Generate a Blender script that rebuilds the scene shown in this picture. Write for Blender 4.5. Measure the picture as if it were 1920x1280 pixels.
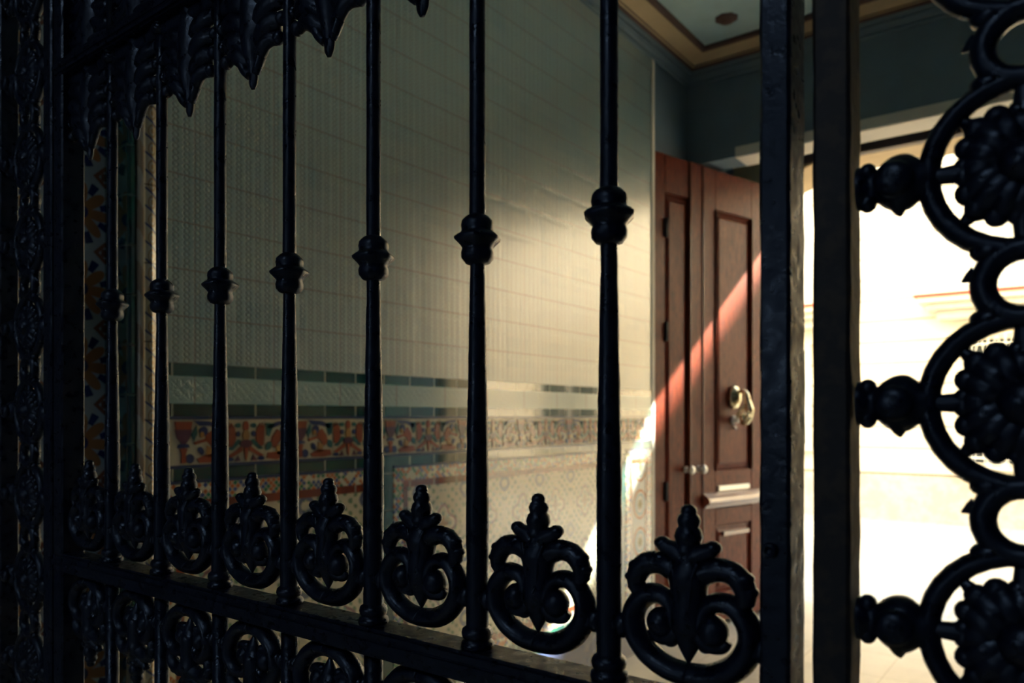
import bpy, bmesh, math, random
from mathutils import Vector, Matrix
random.seed(7)
PI = math.pi
S = bpy.context.scene
COL = S.collection
for o in list(bpy.data.objects):
    bpy.data.objects.remove(o)

# ------------------------------------------------------------------ camera
EYE = 1.25
cd = bpy.data.cameras.new('camera')
cam = bpy.data.objects.new('camera', cd); COL.objects.link(cam)
cd.sensor_width = 36; cd.lens = 27; cd.shift_y = 140 / 1920
cd.clip_start = 0.02
cam.location = (0, 0, EYE)
cam.rotation_euler = (PI / 2, 0, math.radians(37.05))
cd.dof.use_dof = True; cd.dof.focus_distance = 0.80; cd.dof.aperture_fstop = 6.3
S.camera = cam
# ------------------------------------------------------------------ sky, sun, portals, exposure
w = bpy.data.worlds.new('sky'); S.world = w; w.use_nodes = True
bg = w.node_tree.nodes['Background']
bg.inputs['Color'].default_value = (0.72, 0.87, 1.0, 1)
bg.inputs['Strength'].default_value = 6.0
sd = bpy.data.lights.new('sun', 'SUN'); sun = bpy.data.objects.new('sun', sd); COL.objects.link(sun)
sd.energy = 115; sd.angle = math.radians(1.1); sd.color = (1.0, 0.93, 0.74)
sun.location = (6, 12, 12)
sun.rotation_euler = Vector((-0.8, -1, -1.0)).to_track_quat('-Z', 'Y').to_euler()
def portal(name, loc, rot, sx, sy):
    d = bpy.data.lights.new(name, 'AREA'); d.shape = 'RECTANGLE'; d.size = sx; d.size_y = sy
    d.cycles.is_portal = True
    o = bpy.data.objects.new(name, d); COL.objects.link(o); o.location = loc; o.rotation_euler = rot
portal('portal_street_door', (-0.49, 5.5, 1.45), (-PI / 2, 0, 0), 2.5, 2.9)
portal('portal_patio', (-0.4, -2.6, 3.58), (0, 0, 0), 1.2, .8)
S.view_settings.view_transform = 'Standard'; S.view_settings.look = 'None'
S.view_settings.gamma = 1; S.view_settings.use_curve_mapping = False
S.view_settings.exposure = 0.0
S.cycles.max_bounces = 10; S.cycles.diffuse_bounces = 6; S.cycles.glossy_bounces = 4
S.cycles.sample_clamp_indirect = 6; S.cycles.caustics_reflective = False
S.cycles.use_denoising = True

# ------------------------------------------------------------------ node helpers
class V:
    """a value in a node tree, with arithmetic"""
    def __init__(s, nt, k): s.nt = nt; s.k = k
    def m(s, op, *a):
        n = s.nt.nodes.new('ShaderNodeMath'); n.operation = op
        for i, x in enumerate((s,) + a):
            if isinstance(x, V): s.nt.links.new(x.k, n.inputs[i])
            else: n.inputs[i].default_value = x
        return V(s.nt, n.outputs[0])
    def c(s, x):
        n = s.nt.nodes.new('ShaderNodeValue'); n.outputs[0].default_value = x; return V(s.nt, n.outputs[0])
    def __add__(s, o): return s.m('ADD', o)
    def __sub__(s, o): return s.m('SUBTRACT', o)
    def __rsub__(s, o): return s.c(o).m('SUBTRACT', s)
    def __mul__(s, o): return s.m('MULTIPLY', o)
    __rmul__ = __mul__; __radd__ = __add__
    def __truediv__(s, o): return s.m('DIVIDE', o)
    def sin(s): return s.m('SINE')
    def cos(s): return s.m('COSINE')
    def abs(s): return s.m('ABSOLUTE')
    def fr(s): return s.m('FRACT')
    def floor(s): return s.m('FLOOR')
    def lt(s, o): return s.m('LESS_THAN', o)
    def gt(s, o): return s.m('GREATER_THAN', o)
    def mn(s, o): return s.m('MINIMUM', o)
    def mx(s, o): return s.m('MAXIMUM', o)
    def sstep(s, a, b):
        n = s.nt.nodes.new('ShaderNodeMapRange'); n.interpolation_type = 'SMOOTHSTEP'
        s.nt.links.new(s.k, n.inputs[0]); n.inputs[1].default_value = a; n.inputs[2].default_value = b
        return V(s.nt, n.outputs[0])

class Mat:
    def __init__(s, name, color=(.5, .5, .5), rough=.5, metal=0, coat=0, spec=None):
        s.m = bpy.data.materials.new(name); s.m.use_nodes = True
        s.nt = s.m.node_tree; s.b = s.nt.nodes['Principled BSDF']
        s.b.inputs['Base Color'].default_value = (*color, 1)
        s.b.inputs['Roughness'].default_value = rough; s.b.inputs['Metallic'].default_value = metal
        s.b.inputs['Coat Weight'].default_value = coat; s.b.inputs['Coat Roughness'].default_value = .08
        if spec is not None: s.b.inputs['Specular IOR Level'].default_value = spec
        s.tc = None
    def xyz(s):
        if not s.tc:
            s.tc = s.nt.nodes.new('ShaderNodeTexCoord'); s.sp = s.nt.nodes.new('ShaderNodeSeparateXYZ')
            s.nt.links.new(s.tc.outputs['Object'], s.sp.inputs[0])
        return [V(s.nt, s.sp.outputs[i]) for i in range(3)]
    def noise(s, scale, detail=3, stretch=None, rough=.5):
        s.xyz(); n = s.nt.nodes.new('ShaderNodeTexNoise'); n.inputs['Scale'].default_value = scale
        n.inputs['Detail'].default_value = detail; n.inputs['Roughness'].default_value = rough
        if stretch:
            mp = s.nt.nodes.new('ShaderNodeMapping'); mp.inputs['Scale'].default_value = stretch
            s.nt.links.new(s.tc.outputs['Object'], mp.inputs[0]); s.nt.links.new(mp.outputs[0], n.inputs['Vector'])
        else: s.nt.links.new(s.tc.outputs['Object'], n.inputs['Vector'])
        return V(s.nt, n.outputs[0])
    def mix(s, fac, a, b):
        n = s.nt.nodes.new('ShaderNodeMix'); n.data_type = 'RGBA'
        if isinstance(fac, V): s.nt.links.new(fac.k, n.inputs[0])
        else: n.inputs[0].default_value = fac
        for i, x in ((6, a), (7, b)):
            if isinstance(x, tuple): n.inputs[i].default_value = (*x, 1)
            else: s.nt.links.new(x, n.inputs[i])
        return n.outputs[2]
    def color(s, k): s.nt.links.new(k, s.b.inputs['Base Color'])
    def coat(s, w, ior, r):
        s.b.inputs['Coat Weight'].default_value = w; s.b.inputs['Coat IOR'].default_value = ior; s.b.inputs['Coat Roughness'].default_value = r
    def rough(s, v): s.nt.links.new(v.k, s.b.inputs['Roughness'])
    def bump(s, v, dist=.002, strength=1.0):
        n = s.nt.nodes.new('ShaderNodeBump'); n.inputs['Distance'].default_value = dist; n.inputs['Strength'].default_value = strength
        s.nt.links.new(v.k, n.inputs['Height']); s.nt.links.new(n.outputs[0], s.b.inputs['Normal'])

# ------------------------------------------------------------------ materials
def mk_iron():
    a = Mat('black_iron_paint', (.006, .008, .018), .34, 0, 0, .5)
    a.b.inputs['Specular Tint'].default_value = (.55, .72, 1, 1)
    n = a.noise(95, 4); n2 = a.noise(420, 2); n3 = a.noise(26, 5, rough=.7)
    chips = n3.sstep(.70, .72)
    a.color(a.mix(chips, a.mix(n.sstep(.35, .7), (.0012, .0022, .010), (.003, .0055, .018)), (.06, .07, .09)))
    a.rough(n.sstep(.3, .7) * .22 + .24)
    a.bump(n * .8 + n2 * .2 + chips * .3, .0016, .55)
    return a.m
IRON = mk_iron()
def mk_rust():
    a = Mat('rusty_iron', (.02, .014, .014), .6)
    n = a.noise(70, 5); a.color(a.mix(n.sstep(.45, .6), (.003, .004, .010), (.022, .016, .014))); a.bump(n, .002, .7)
    return a.m
RUST = mk_rust()

def mk_relief():
    a = Mat('embossed_cream_tile', (.62, .60, .50), .30, 0, 0, .8)
    x, y, z = a.xyz()
    uu = y * (1 / .03125); vv = z * (2 * PI / .03125)
    wv = vv.sin() * .25
    f1 = ((uu + wv).fr() - .5).abs(); f2 = ((uu - wv).fr() - .5).abs()
    line = f1.mn(f2).sstep(.0, .11)
    big = ((y * (PI * 4)).sin().abs().mn((z * (PI * 8)).sin().abs())).sstep(.05, .5)
    cell = line + big * .35
    # tile joints
    jz = ((z * 8 + (8 * .11)).fr() - .5).abs().gt(.488)
    jy = ((y * 4 - 4 * .134).fr() - .5).abs().gt(.4955)
    j = jz.mx(jy)
    rnd = ((y * 4 - 4 * .134 + .5).floor() * 12.98 + (z * 8 + .88 + .5).floor() * 78.2).sin() * 43.7
    tone = rnd.fr()
    base = a.mix(tone, (.215, .35, .385), (.28, .40, .415))
    base = a.mix(a.noise(9, 3).sstep(.3, .8), base, (.28, .38, .38)); base = a.mix((line * -1.0 + 1.0) * .6, base, (.10, .11, .085))
    a.color(a.mix(j, base, (.18, .13, .10)))
    a.bump(cell - j * .6, .0038, 1.0); a.coat(1, 2.1, .24)
    return a.m
def mk_white_band():
    a = Mat('embossed_scroll_tile', (.6, .62, .52), .2, 0, 0, .7)
    x, y, z = a.xyz()
    u = (y * 8).fr() - .5; v = (z - 1.32) * 8
    c = (u * u + v * v).m('SQRT')
    th = v.m('ARCTAN2', u)
    f = ((c * 16 + (th * 4).sin() * 1.6).sin()).abs().mn((((u + v) * 14).sin() * ((u - v) * 14).sin()).abs() * 1.6).sstep(.0, .4)
    edge = v.abs().lt(.22)
    jy = ((y * 4 - 4 * .132).fr() - .5).abs().gt(.492)
    fr = ((v.abs() - .25).abs()).lt(.012)
    a.color(a.mix(jy, (.25, .41, .425), (.2, .2, .17)))
    a.bump(f * edge - jy - fr * .4, .0016, .8); a.coat(1, 2.0, .16)
    return a.m
def mk_glaze(name, c1, c2, per, off, axis='y', rough=.07):
    a = Mat(name, c1, rough, 0, 0, .8)
    x, y, z = a.xyz(); t = y if axis == 'y' else z
    k = t * (1 / per) - off / per
    j = ((k.fr() - .5).abs()).gt(.480)
    r = ((k + .5).floor() * 12.9898 + 3.1).sin() * 437.58
    a.color(a.mix(j, a.mix(r.fr(), c1, c2), (.30, .33, .27) if axis == 'y' else (.02, .06, .05)))
    n = a.noise(22, 2)
    a.rough(j * .4 + rough)
    tilt = ((t * (1 / per)).fr() - .5) * (r.fr() - .5) * 2.2
    a.bump(n * .5 + tilt * 1.6 - j, .0016, 1.0); a.coat(1, 1.85, .04)
    return a.m
RELIEF = mk_relief(); WBAND = mk_white_band()
GREEN = mk_glaze('green_glaze', (.004, .085, .062), (.006, .055, .060), .1255, .066)
GREENV = mk_glaze('green_glaze_upright', (.004, .085, .062), (.006, .055, .060), .1255, .05, 'z')
RED = mk_glaze('rust_red_glaze', (.22, .045, .012), (.15, .03, .012), .1255, .066, rough=.1)
REDV = mk_glaze('rust_red_glaze_upright', (.22, .045, .012), (.15, .03, .012), .1255, .05, 'z', rough=.1)
def mk_flat_glaze(n, c, r=.15):
    a = Mat(n, c, r, 0, 0, .6); a.bump(a.noise(60, 2), .0008, .6); a.coat(.7, 1.7, .12); return a.m
BLUE = mk_flat_glaze('blue_grey_glaze', (.035, .055, .13))
CREAM = mk_flat_glaze('cream_glaze', (.56, .54, .42))
F_RED = mk_flat_glaze('frieze_red', (.27, .075, .04)); F_BLUE = mk_flat_glaze('frieze_blue', (.03, .05, .16))
F_TEAL = mk_flat_glaze('frieze_teal', (.03, .13, .14)); F_PURP = mk_flat_glaze('frieze_purple', (.10, .045, .08))
F_OCHRE = mk_flat_glaze('frieze_ochre', (.42, .25, .10))

def mk_border(name, axis):
    a = Mat(name, (.5, .5, .4), .15, 0, 0, .6)
    x, y, z = a.xyz(); t, s_ = (y, z) if axis == 'y' else (z, y)
    p = ((t + s_) * 55).fr(); q = ((t - s_) * 55).fr()
    k1 = ((t + s_) * 55).floor(); k2 = ((t - s_) * 55).floor()
    h = ((k1 * 7.13 + k2 * 3.71).sin() * 91.7).fr()
    m = (p - .5).abs().mx((q - .5).abs())
    c = a.mix(h.gt(.72), a.mix(h.gt(.48), a.mix(h.gt(.24), (.02, .16, .09), (.04, .08, .26)), (.55, .55, .44)), (.42, .13, .04))
    a.color(a.mix(m.gt(.44), c, (.56, .55, .44))); a.bump(m * -1.0, .001, .7); a.coat(1, 1.9, .14)
    return a.m
BORD = mk_border('guilloche_border_level', 'y'); BORDV = mk_border('guilloche_border_upright', 'z')

def mk_panel():
    a = Mat('arabesque_panel_tile', (.5, .5, .4), .16, 0, 0, .6)
    x, y, z = a.xyz()
    P = .25
    u = ((y * (1 / P)).fr() - .5).abs(); v = ((z * (1 / P) + .1).fr() - .5).abs()
    r = (u * u + v * v).m('SQRT'); th = v.m('ARCTAN2', u)
    star = r - ((th * 4).cos() * .05 + .23)
    ring = star.abs().lt(.028)
    core = (r - ((th * 4).cos() * .03 + .085)).lt(0)
    petal = ((r - .15).abs().lt(.035)) * ((th * 8).cos().gt(.2))
    u2 = .5 - u; v2 = .5 - v; r2 = (u2 * u2 + v2 * v2).m('SQRT')
    corner = (r2 - ((th * 6).sin() * .03 + .13)).abs().lt(.03)
    leaf = (((u * 38).sin() * (v * 38).cos() + (r * 50).sin() * .5).gt(.55)) * star.gt(.03)
    c = a.mix(leaf, (.55, .53, .41), (.14, .24, .16))
    c = a.mix(ring, c, (.20, .10, .12)); c = a.mix(petal, c, (.12, .22, .20))
    c = a.mix(core, c, (.34, .20, .10)); c = a.mix(corner, c, (.10, .13, .22))
    a.coat(1, 1.9, .14); a.color(c); a.bump(star.abs().sstep(0, .05) + leaf * .5, .0012, .7)
    return a.m
PANEL = mk_panel()
def mk_disc():
    a = Mat('medallion_tile', (.7, .7, .65), .14, 0, 0, .6)
    x, y, z = a.xyz(); u = (y - 3.685) * 5; v = ((z - .78) * 5 + .5).fr() - .5
    r = (u * u * 1.2 + v * v).m('SQRT'); th = v.m('ARCTAN2', u)
    ring = (r - .37).abs().lt(.035); r2 = (r - .26).abs().lt(.025)
    core = r.lt((th * 8).cos() * .04 + .13)
    c = a.mix(ring, (.74, .74, .70), (.52, .27, .14)); c = a.mix(r2, c, (.30, .46, .50))
    c = a.mix(core, c, (.34, .30, .14)); a.color(c); return a.m
DISC = mk_disc()
def mk_flower():
    a = Mat('flower_jamb_tile', (.4, .4, .4), .2, 0, 0, .6); a.coat(.7, 1.7, .2)
    x, y, z = a.xyz(); P = .196
    u = ((y - .893) * (1 / P) + .5).fr() - .5; v = ((z - 1.378) * (1 / P) + .5).fr() - .5
    r = (u * u + v * v).m('SQRT'); th = v.m('ARCTAN2', u)
    pet = (r - ((th * 4 + .4).cos().abs() * .24 + .15)).lt(0)
    bud = ((r - .34).abs().lt(.075)) * ((th * 4 + .4).cos().abs().lt(.5))
    core = r.lt(.10); core2 = r.lt(.05)
    d = (.5 - u.abs()) + (.5 - v.abs())
    dia = (d - .30).abs().lt(.035); latt = d.lt(.27) * (((u + v) * 26).sin() * ((u - v) * 26).sin()).abs().gt(.3)
    c = a.mix(latt, (.50, .58, .64), (.22, .09, .06)); c = a.mix(dia, c, (.28, .12, .07))
    c = a.mix(bud, c, (.02, .03, .16)); c = a.mix(pet, c, (.46, .22, .09)); c = a.mix(core, c, (.02, .03, .14)); c = a.mix(core2, c, (.1, .12, .25))
    a.color(c); a.bump(pet * .8 + bud * .6 + dia * .8 + latt * .4, .003, .8); return a.m
FLOWER = mk_flower()
def mk_strip():
    a = Mat('oval_border_tile', (.5, .45, .3), .16, 0, 0, .6); a.coat(1, 1.8, .15)
    x, y, z = a.xyz(); u = (y - 1.012) * 34; v = (z * 22).fr() - .5
    r = (u * u * 1.4 + v * v).m('SQRT'); ov = (r - .33).abs().lt(.07); core = r.lt(.16)
    sw = (((z * 22 + u * .6).fr() - .5).abs().gt(.43)) * u.abs().lt(.55)
    c = a.mix(ov, (.66, .64, .52), (.46, .34, .20)); c = a.mix(core, c, (.56, .40, .22)); c = a.mix(sw, c, (.08, .10, .26))
    j = ((z * 5 - .2).fr() - .5).abs().gt(.493); c = a.mix(j, c, (.08, .06, .05))
    side = y.lt(.993); c = a.mix(side, c, a.mix(((z * 40 + y * 90).sin()).gt(.1), (.60, .56, .46), (.50, .38, .27)))
    a.color(c); a.bump(ov * .6 + core * .8 - j, .002, .8); return a.m
STRIP = mk_strip()

def mk_plaster(name, c, r=.7):
    a = Mat(name, c, r); n = a.noise(6, 4); d = tuple(q * .86 for q in c)
    a.color(a.mix(n.sstep(.3, .75), c, d)); a.bump(a.noise(40, 3), .002, .25); return a.m
PL_GREY = mk_plaster('grey_blue_plaster', (.115, .175, .225)); PL_TAN = mk_plaster('tan_cove_plaster', (.52, .40, .24))
PL_PANEL = mk_plaster('blue_green_ceiling_paint', (.42, .60, .64)); PL_BROWN = mk_plaster('brown_line_paint', (.10, .055, .045))
PL_PATIO = mk_plaster('patio_plaster', (.15, .19, .27)); PL_WHITE = mk_plaster('white_stone', (.66, .64, .58))
PL_DARK = mk_plaster('dark_brown_wood_paint', (.035, .018, .02), .5)
def mk_wood(name, c1, c2):
    a = Mat(name, c1, .38, 0, .0, .28)
    n = a.noise(14, 5, (6, 6, .7), .6); n2 = a.noise(70, 4, (5, 5, .35), .7)
    c = a.mix(n.sstep(.3, .7), c1, c2); c = a.mix(n2.sstep(.40, .66), c, tuple(q * .30 for q in c2))
    a.color(c); a.rough(n * .3 + .22); a.bump(n2 + n * .3, .0015, .5); return a.m
WOOD = mk_wood('red_brown_wood', (.24, .040, .015), (.095, .013, .006))
def mk_polish():
    a = Mat('polished_wood_edge', (.16, .05, .03), .3); a.coat(1, 2.0, .12); a.bump(a.noise(60, 3), .0006, .5); return a.m
POLISH = mk_polish()
BRASS = Mat('old_brass', (.62, .52, .30), .26, 1).m
def mk_brass():
    a = Mat('aged_brass', (.66, .55, .32), .25, 1); n = a.noise(45, 4)
    a.color(a.mix(n.sstep(.45, .7), (.84, .76, .54), (.36, .30, .18))); a.bump(n, .002, .5); return a.m
BRASS = mk_brass()
STEEL = Mat('dull_nickel', (.62, .60, .56), .3, 1).m
BLACKM = Mat('dark_hinge_steel', (.02, .02, .025), .4, .6).m
def mk_floor():
    a = Mat('cream_marble_floor', (.62, .54, .40), .3)
    x, y, z = a.xyz(); j = ((x * 2.5).fr() - .5).abs().mx(((y * 2.5).fr() - .5).abs()).gt(.495)
    n = a.noise(4, 6, rough=.65); c = a.mix(n.sstep(.35, .7), (.60, .56, .47), (.50, .47, .40))
    a.color(a.mix(j, c, (.3, .25, .18))); return a.m
FLOOR = mk_floor()
def mk_facade():
    a = Mat('cream_facade', (.82, .78, .66), .8)
    x, y, z = a.xyz()
    j = (((z - 1.125) * (1 / .257) + .5).fr() - .5).abs().lt(.028) * z.gt(.7)
    vj = ((x * 1.6 + ((z - 1.125) * (1 / .257) + .5).floor() * .5).fr() - .5).abs().gt(.495)
    n = a.noise(3, 5, rough=.65); c = a.mix(n.sstep(.3, .75), (.84, .78, .66), (.78, .72, .59))
    pl = a.mix(a.noise(7, 6, rough=.7).sstep(.4, .62), (.42, .40, .35), (.54, .51, .45))
    c = a.mix(z.lt(.557), c, pl); c = a.mix(j, c, (.14, .10, .07)); c = a.mix(((z - .557).abs()).lt(.012), c, (.12, .10, .08))
    a.color(c); a.bump(j * -1.0, .01, .5); return a.m
FACADE = mk_facade()
def mk_pave():
    a = Mat('pale_paving', (.6, .6, .55), .75); x, y, z = a.xyz()
    j = ((x * 1.4).fr() - .5).abs().mx(((y * 2).fr() - .5).abs()).gt(.49); n = a.noise(5, 4)
    a.color(a.mix(j, a.mix(n, (.55, .51, .42), (.49, .46, .38)), (.40, .36, .29))); return a.m
PAVE = mk_pave()
WHITE_I = Mat('white_painted_iron', (.85, .84, .78), .4).m
REDP = Mat('red_painted_edge', (.55, .05, .03), .5).m
def mk_glass():
    a = Mat('dark_window_glass', (.05, .06, .065), .05, 0, 0, .6); return a.m
GLASS = mk_glass()
CURT = mk_plaster('pale_shutter_paint', (.70, .69, .60))
DOME = Mat('dark_violet_grey_metal', (.05, .04, .06), .35, .4).m

# ------------------------------------------------------------------ mesh helpers
def link(name, me, mats, parent=None, smooth=False):
    for m in (mats if isinstance(mats, (list, tuple)) else [mats]): me.materials.append(m)
    if smooth: me.polygons.foreach_set('use_smooth', [True] * len(me.polygons))
    o = bpy.data.objects.new(name, me); COL.objects.link(o)
    if parent: o.parent = parent
    return o
def finish(bm, name, mats, parent=None, smooth=False, bevel=0, segs=2):
    if bevel:
        bmesh.ops.bevel(bm, geom=[e for e in bm.edges if e.calc_face_angle(0) > .6], offset=bevel, segments=segs, affect='EDGES', clamp_overlap=True)
    bmesh.ops.recalc_face_normals(bm, faces=bm.faces)
    me = bpy.data.meshes.new(name); bm.to_mesh(me); bm.free()
    return link(name, me, mats, parent, smooth)
def box(bm, x0, x1, y0, y1, z0, z1, mi=0):
    r = bmesh.ops.create_cube(bm, size=1)
    for v in r['verts']:
        v.co = Vector(((x0 + x1) / 2 + v.co.x * (x1 - x0), (y0 + y1) / 2 + v.co.y * (y1 - y0), (z0 + z1) / 2 + v.co.z * (z1 - z0)))
    for f in {f for v in r['verts'] for f in v.link_faces}: f.material_index = mi
def bx(name, x0, x1, y0, y1, z0, z1, mat, parent=None, bevel=0, kind=None):
    bm = bmesh.new(); box(bm, x0, x1, y0, y1, z0, z1)
    o = finish(bm, name, mat, parent, bevel=bevel)
    if kind: o['kind'] = kind
    return o
def boxes(name, lst, mat, parent=None, bevel=0, kind=None):
    bm = bmesh.new()
    for b in lst: box(bm, *b)
    o = finish(bm, name, mat, parent, bevel=bevel)
    if kind: o['kind'] = kind
    return o
def lathe(bm, prof, c=(0, 0, 0), n=20, axis='z', wob=None):
    rings = []
    for r, h in prof:
        ring = []
        for i in range(n):
            t = 2 * PI * i / n; rr = r * (wob(t, h) if wob else 1)
            p = (rr * math.cos(t), rr * math.sin(t), h)
            if axis == 'y': p = (p[0], p[2], p[1])
            if axis == 'x': p = (p[2], p[0], p[1])
            ring.append(bm.verts.new((c[0] + p[0], c[1] + p[1], c[2] + p[2])))
        rings.append(ring)
    for a, b in zip(rings, rings[1:]):
        for i in range(n): bm.faces.new((a[i], a[(i + 1) % n], b[(i + 1) % n], b[i]))
    bm.faces.new(rings[0][::-1]); bm.faces.new(rings[-1])
def crom(pts, per=6):
    """Catmull-Rom through tuples of any length"""
    out = []; n = len(pts); P = [pts[0]] + list(pts) + [pts[-1]]
    for i in range(1, n):
        for k in range(per):
            t = k / per
            out.append(tuple(.5 * (2 * b + (c - a) * t + (2 * a - 5 * b + 4 * c - d) * t * t + (3 * b - a - 3 * c + d) * t ** 3) for a, b, c, d in zip(P[i - 1], P[i], P[i + 1], P[i + 2])))
    out.append(tuple(pts[-1])); return out
def tube(bm, path, n=12, flat=1.0, closed=False, ridge=0, mi=0, per=6):
    """path: (x, y, z, r); flat scales the section in Y (world depth)"""
    P = crom(path, per) if per else list(path)
    if closed: P = P[:-1]
    rings = []; N = len(P)
    for i, p in enumerate(P):
        a = Vector(P[(i - 1) % N][:3]) if closed or i > 0 else Vector(p[:3])
        b = Vector(P[(i + 1) % N][:3]) if closed or i < N - 1 else Vector(p[:3])
        t = (b - a)
        t = t.normalized() if t.length > 1e-9 else Vector((0, 0, 1))
        up = Vector((0, 1, 0)) if abs(t.y) < .9 else Vector((1, 0, 0))
        s = t.cross(up).normalized(); u = s.cross(t).normalized()
        ring = []
        for k in range(n):
            th = 2 * PI * k / n; rr = p[3] * (1 + ridge * math.cos(4 * th))
            ring.append(bm.verts.new(Vector(p[:3]) + s * (rr * math.cos(th)) + u * (rr * math.sin(th) * flat)))
        rings.append(ring)
    pairs = list(zip(rings, rings[1:])) + ([(rings[-1], rings[0])] if closed else [])
    for a, b in pairs:
        for k in range(n):
            f = bm.faces.new((a[k], a[(k + 1) % n], b[(k + 1) % n], b[k])); f.material_index = mi
    if not closed:
        bm.faces.new(rings[0][::-1]).material_index = mi; bm.faces.new(rings[-1]).material_index = mi
def ball(bm, c, r, sx=1, sy=1, sz=1, seg=14):
    q = bmesh.ops.create_uvsphere(bm, u_segments=seg, v_segments=seg // 2 + 2, radius=r)
    for v in q['verts']: v.co = Vector((c[0] + v.co.x * sx, c[1] + v.co.y * sy, c[2] + v.co.z * sz))
def empty(name, label=None, cat=None, group=None, kind=None, loc=(0, 0, 0)):
    o = bpy.data.objects.new(name, None); COL.objects.link(o); o.location = loc; o.empty_display_size = .1
    tag(o, label, cat, group, kind); return o
def tag(o, label=None, cat=None, group=None, kind=None):
    if label: o['label'] = label
    if cat: o['category'] = cat
    if group: o['group'] = group
    if kind: o['kind'] = kind
    return o
def dup(src, parent, loc=None, rot=None, scale=None):
    c = src.copy(); COL.objects.link(c); c.parent = parent
    if loc is not None: c.location = loc
    if rot is not None: c.rotation_euler = rot
    if scale is not None: c.scale = scale
    for ch in [q for q in bpy.data.objects if q.parent == src]:
        k = ch.copy(); COL.objects.link(k); k.parent = c
    return c

# ------------------------------------------------------------------ the room shell
XL, XR, YE = -1.925, 0.945, 4.295
XJ = -2.045                       # face of the recessed jamb by the gate
bx('floor', -3.6, 3.6, -4.6, 5.40, -.3, 0, FLOOR, kind='structure')
# left wall: core box and its tile dressing as children
wl = bx('wall_left', -3.2, XL - .02, 1.0, YE + .02, 0, 4.2, PL_GREY, kind='structure')
def dress(name, y0, y1, z0, z1, mat, proud=0.0, parent=wl, bevel=0, x=XL):
    return bx(name, x - .03, x + proud, y0, y1, z0, z1, mat, parent, bevel)
Y0, Y1 = 1.034, 3.815
dress('relief_tile_field', Y0, Y1, 1.39, 3.22, RELIEF)
dress('green_tile_band', Y0, Y1, 1.357, 1.39, GREEN, .002)
dress('scroll_tile_band', Y0, Y1, 1.283, 1.357, WBAND, .003)
dress('green_tile_band', Y0, Y1, 1.25, 1.283, GREEN, .002)
dress('blue_tile_line', Y0, Y1, 1.241, 1.25, BLUE, .004)
dress('blue_tile_line', Y0, Y1, 1.111, 1.12, BLUE, .004)
dress('green_tile_band', Y0, Y1, 1.079, 1.111, GREEN, .002)
dress('wall_plaster', Y1 + .03, YE, 0, 3.22, PL_GREY, -.01)
dress('corner_bead', Y1, Y1 + .03, 0, 3.22, PL_WHITE, .006)
def tile_panel(y0, y1, mat):
    zt, zb = 1.070, .30
    dress('blue_tile_line', y0, y1, zt, zt + .009, BLUE, .004)
    b = .045; r = .025
    dress('guilloche_border', y0, y1, zt - b, zt, BORD, .003); dress('guilloche_border', y0, y1, zb, zb + b, BORD, .003)
    dress('guilloche_border', y0, y0 + b, zb + b, zt - b, BORDV, .003); dress('guilloche_border', y1 - b, y1, zb + b, zt - b, BORDV, .003)
    z1, z0, ya, yb = zt - b, zb + b, y0 + b, y1 - b
    dress('red_tile_line', ya, yb, z1 - r, z1, RED, .002); dress('red_tile_line', ya, yb, z0, z0 + r, RED, .002)
    dress('red_tile_line', ya, ya + r, z0 + r, z1 - r, REDV, .002); dress('red_tile_line', yb - r, yb, z0 + r, z1 - r, REDV, .002)
    dress('arabesque_tile_field' if mat is PANEL else 'medallion_tile_field', ya + r, yb - r, z0 + r, z1 - r, mat, 0)
tile_panel(1.034, 1.805, PANEL); tile_panel(1.869, 3.465, PANEL); tile_panel(3.525, 3.815, DISC)
for a, b in ((1.805, 1.869), (3.465, 3.525)): dress('green_tile_upright', a, b, .30, 1.079, GREENV, .001)
dress('green_tile_band', Y0, Y1, .22, .30, GREEN, .002); dress('tile_skirting', Y0, Y1, 0, .22, BLUE, .006)

# frieze of painted relief figures
fb = bmesh.new()
box(fb, XL - .03, XL + .002, Y0, Y1, 1.12, 1.241)
FM = {'c': 0, 'r': 1, 'b': 2, 't': 3, 'p': 4, 'o': 5}
def poly(pts, mi, yo, flip=False, h=.0045):
    """pts in tile units (0..1 across, 0..1 up) extruded out of the wall"""
    T = .1255; f = [fb.verts.new((XL + .001, yo + (T - a * T if flip else a * T), 1.1205 + b * .12)) for a, b in pts]
    g = [fb.verts.new((XL + h, v.co.y, v.co.z)) for v in f]
    n = len(f)
    fs = [fb.faces.new(g)] + [fb.faces.new((f[i], f[(i + 1) % n], g[(i + 1) % n], g[i])) for i in range(n)]
    for q in fs: q.material_index = FM[mi]
def ell(cx, cy, rx, ry, mi, yo, flip=False, rot=0, h=.005, n=12):
    pts = []
    for i in range(n):
        t = 2 * PI * i / n; a, b = rx * math.cos(t), ry * math.sin(t)
        pts.append((cx + a * math.cos(rot) - b * math.sin(rot), cy + a * math.sin(rot) + b * math.cos(rot)))
    poly(pts, mi, yo, flip, h)
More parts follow.
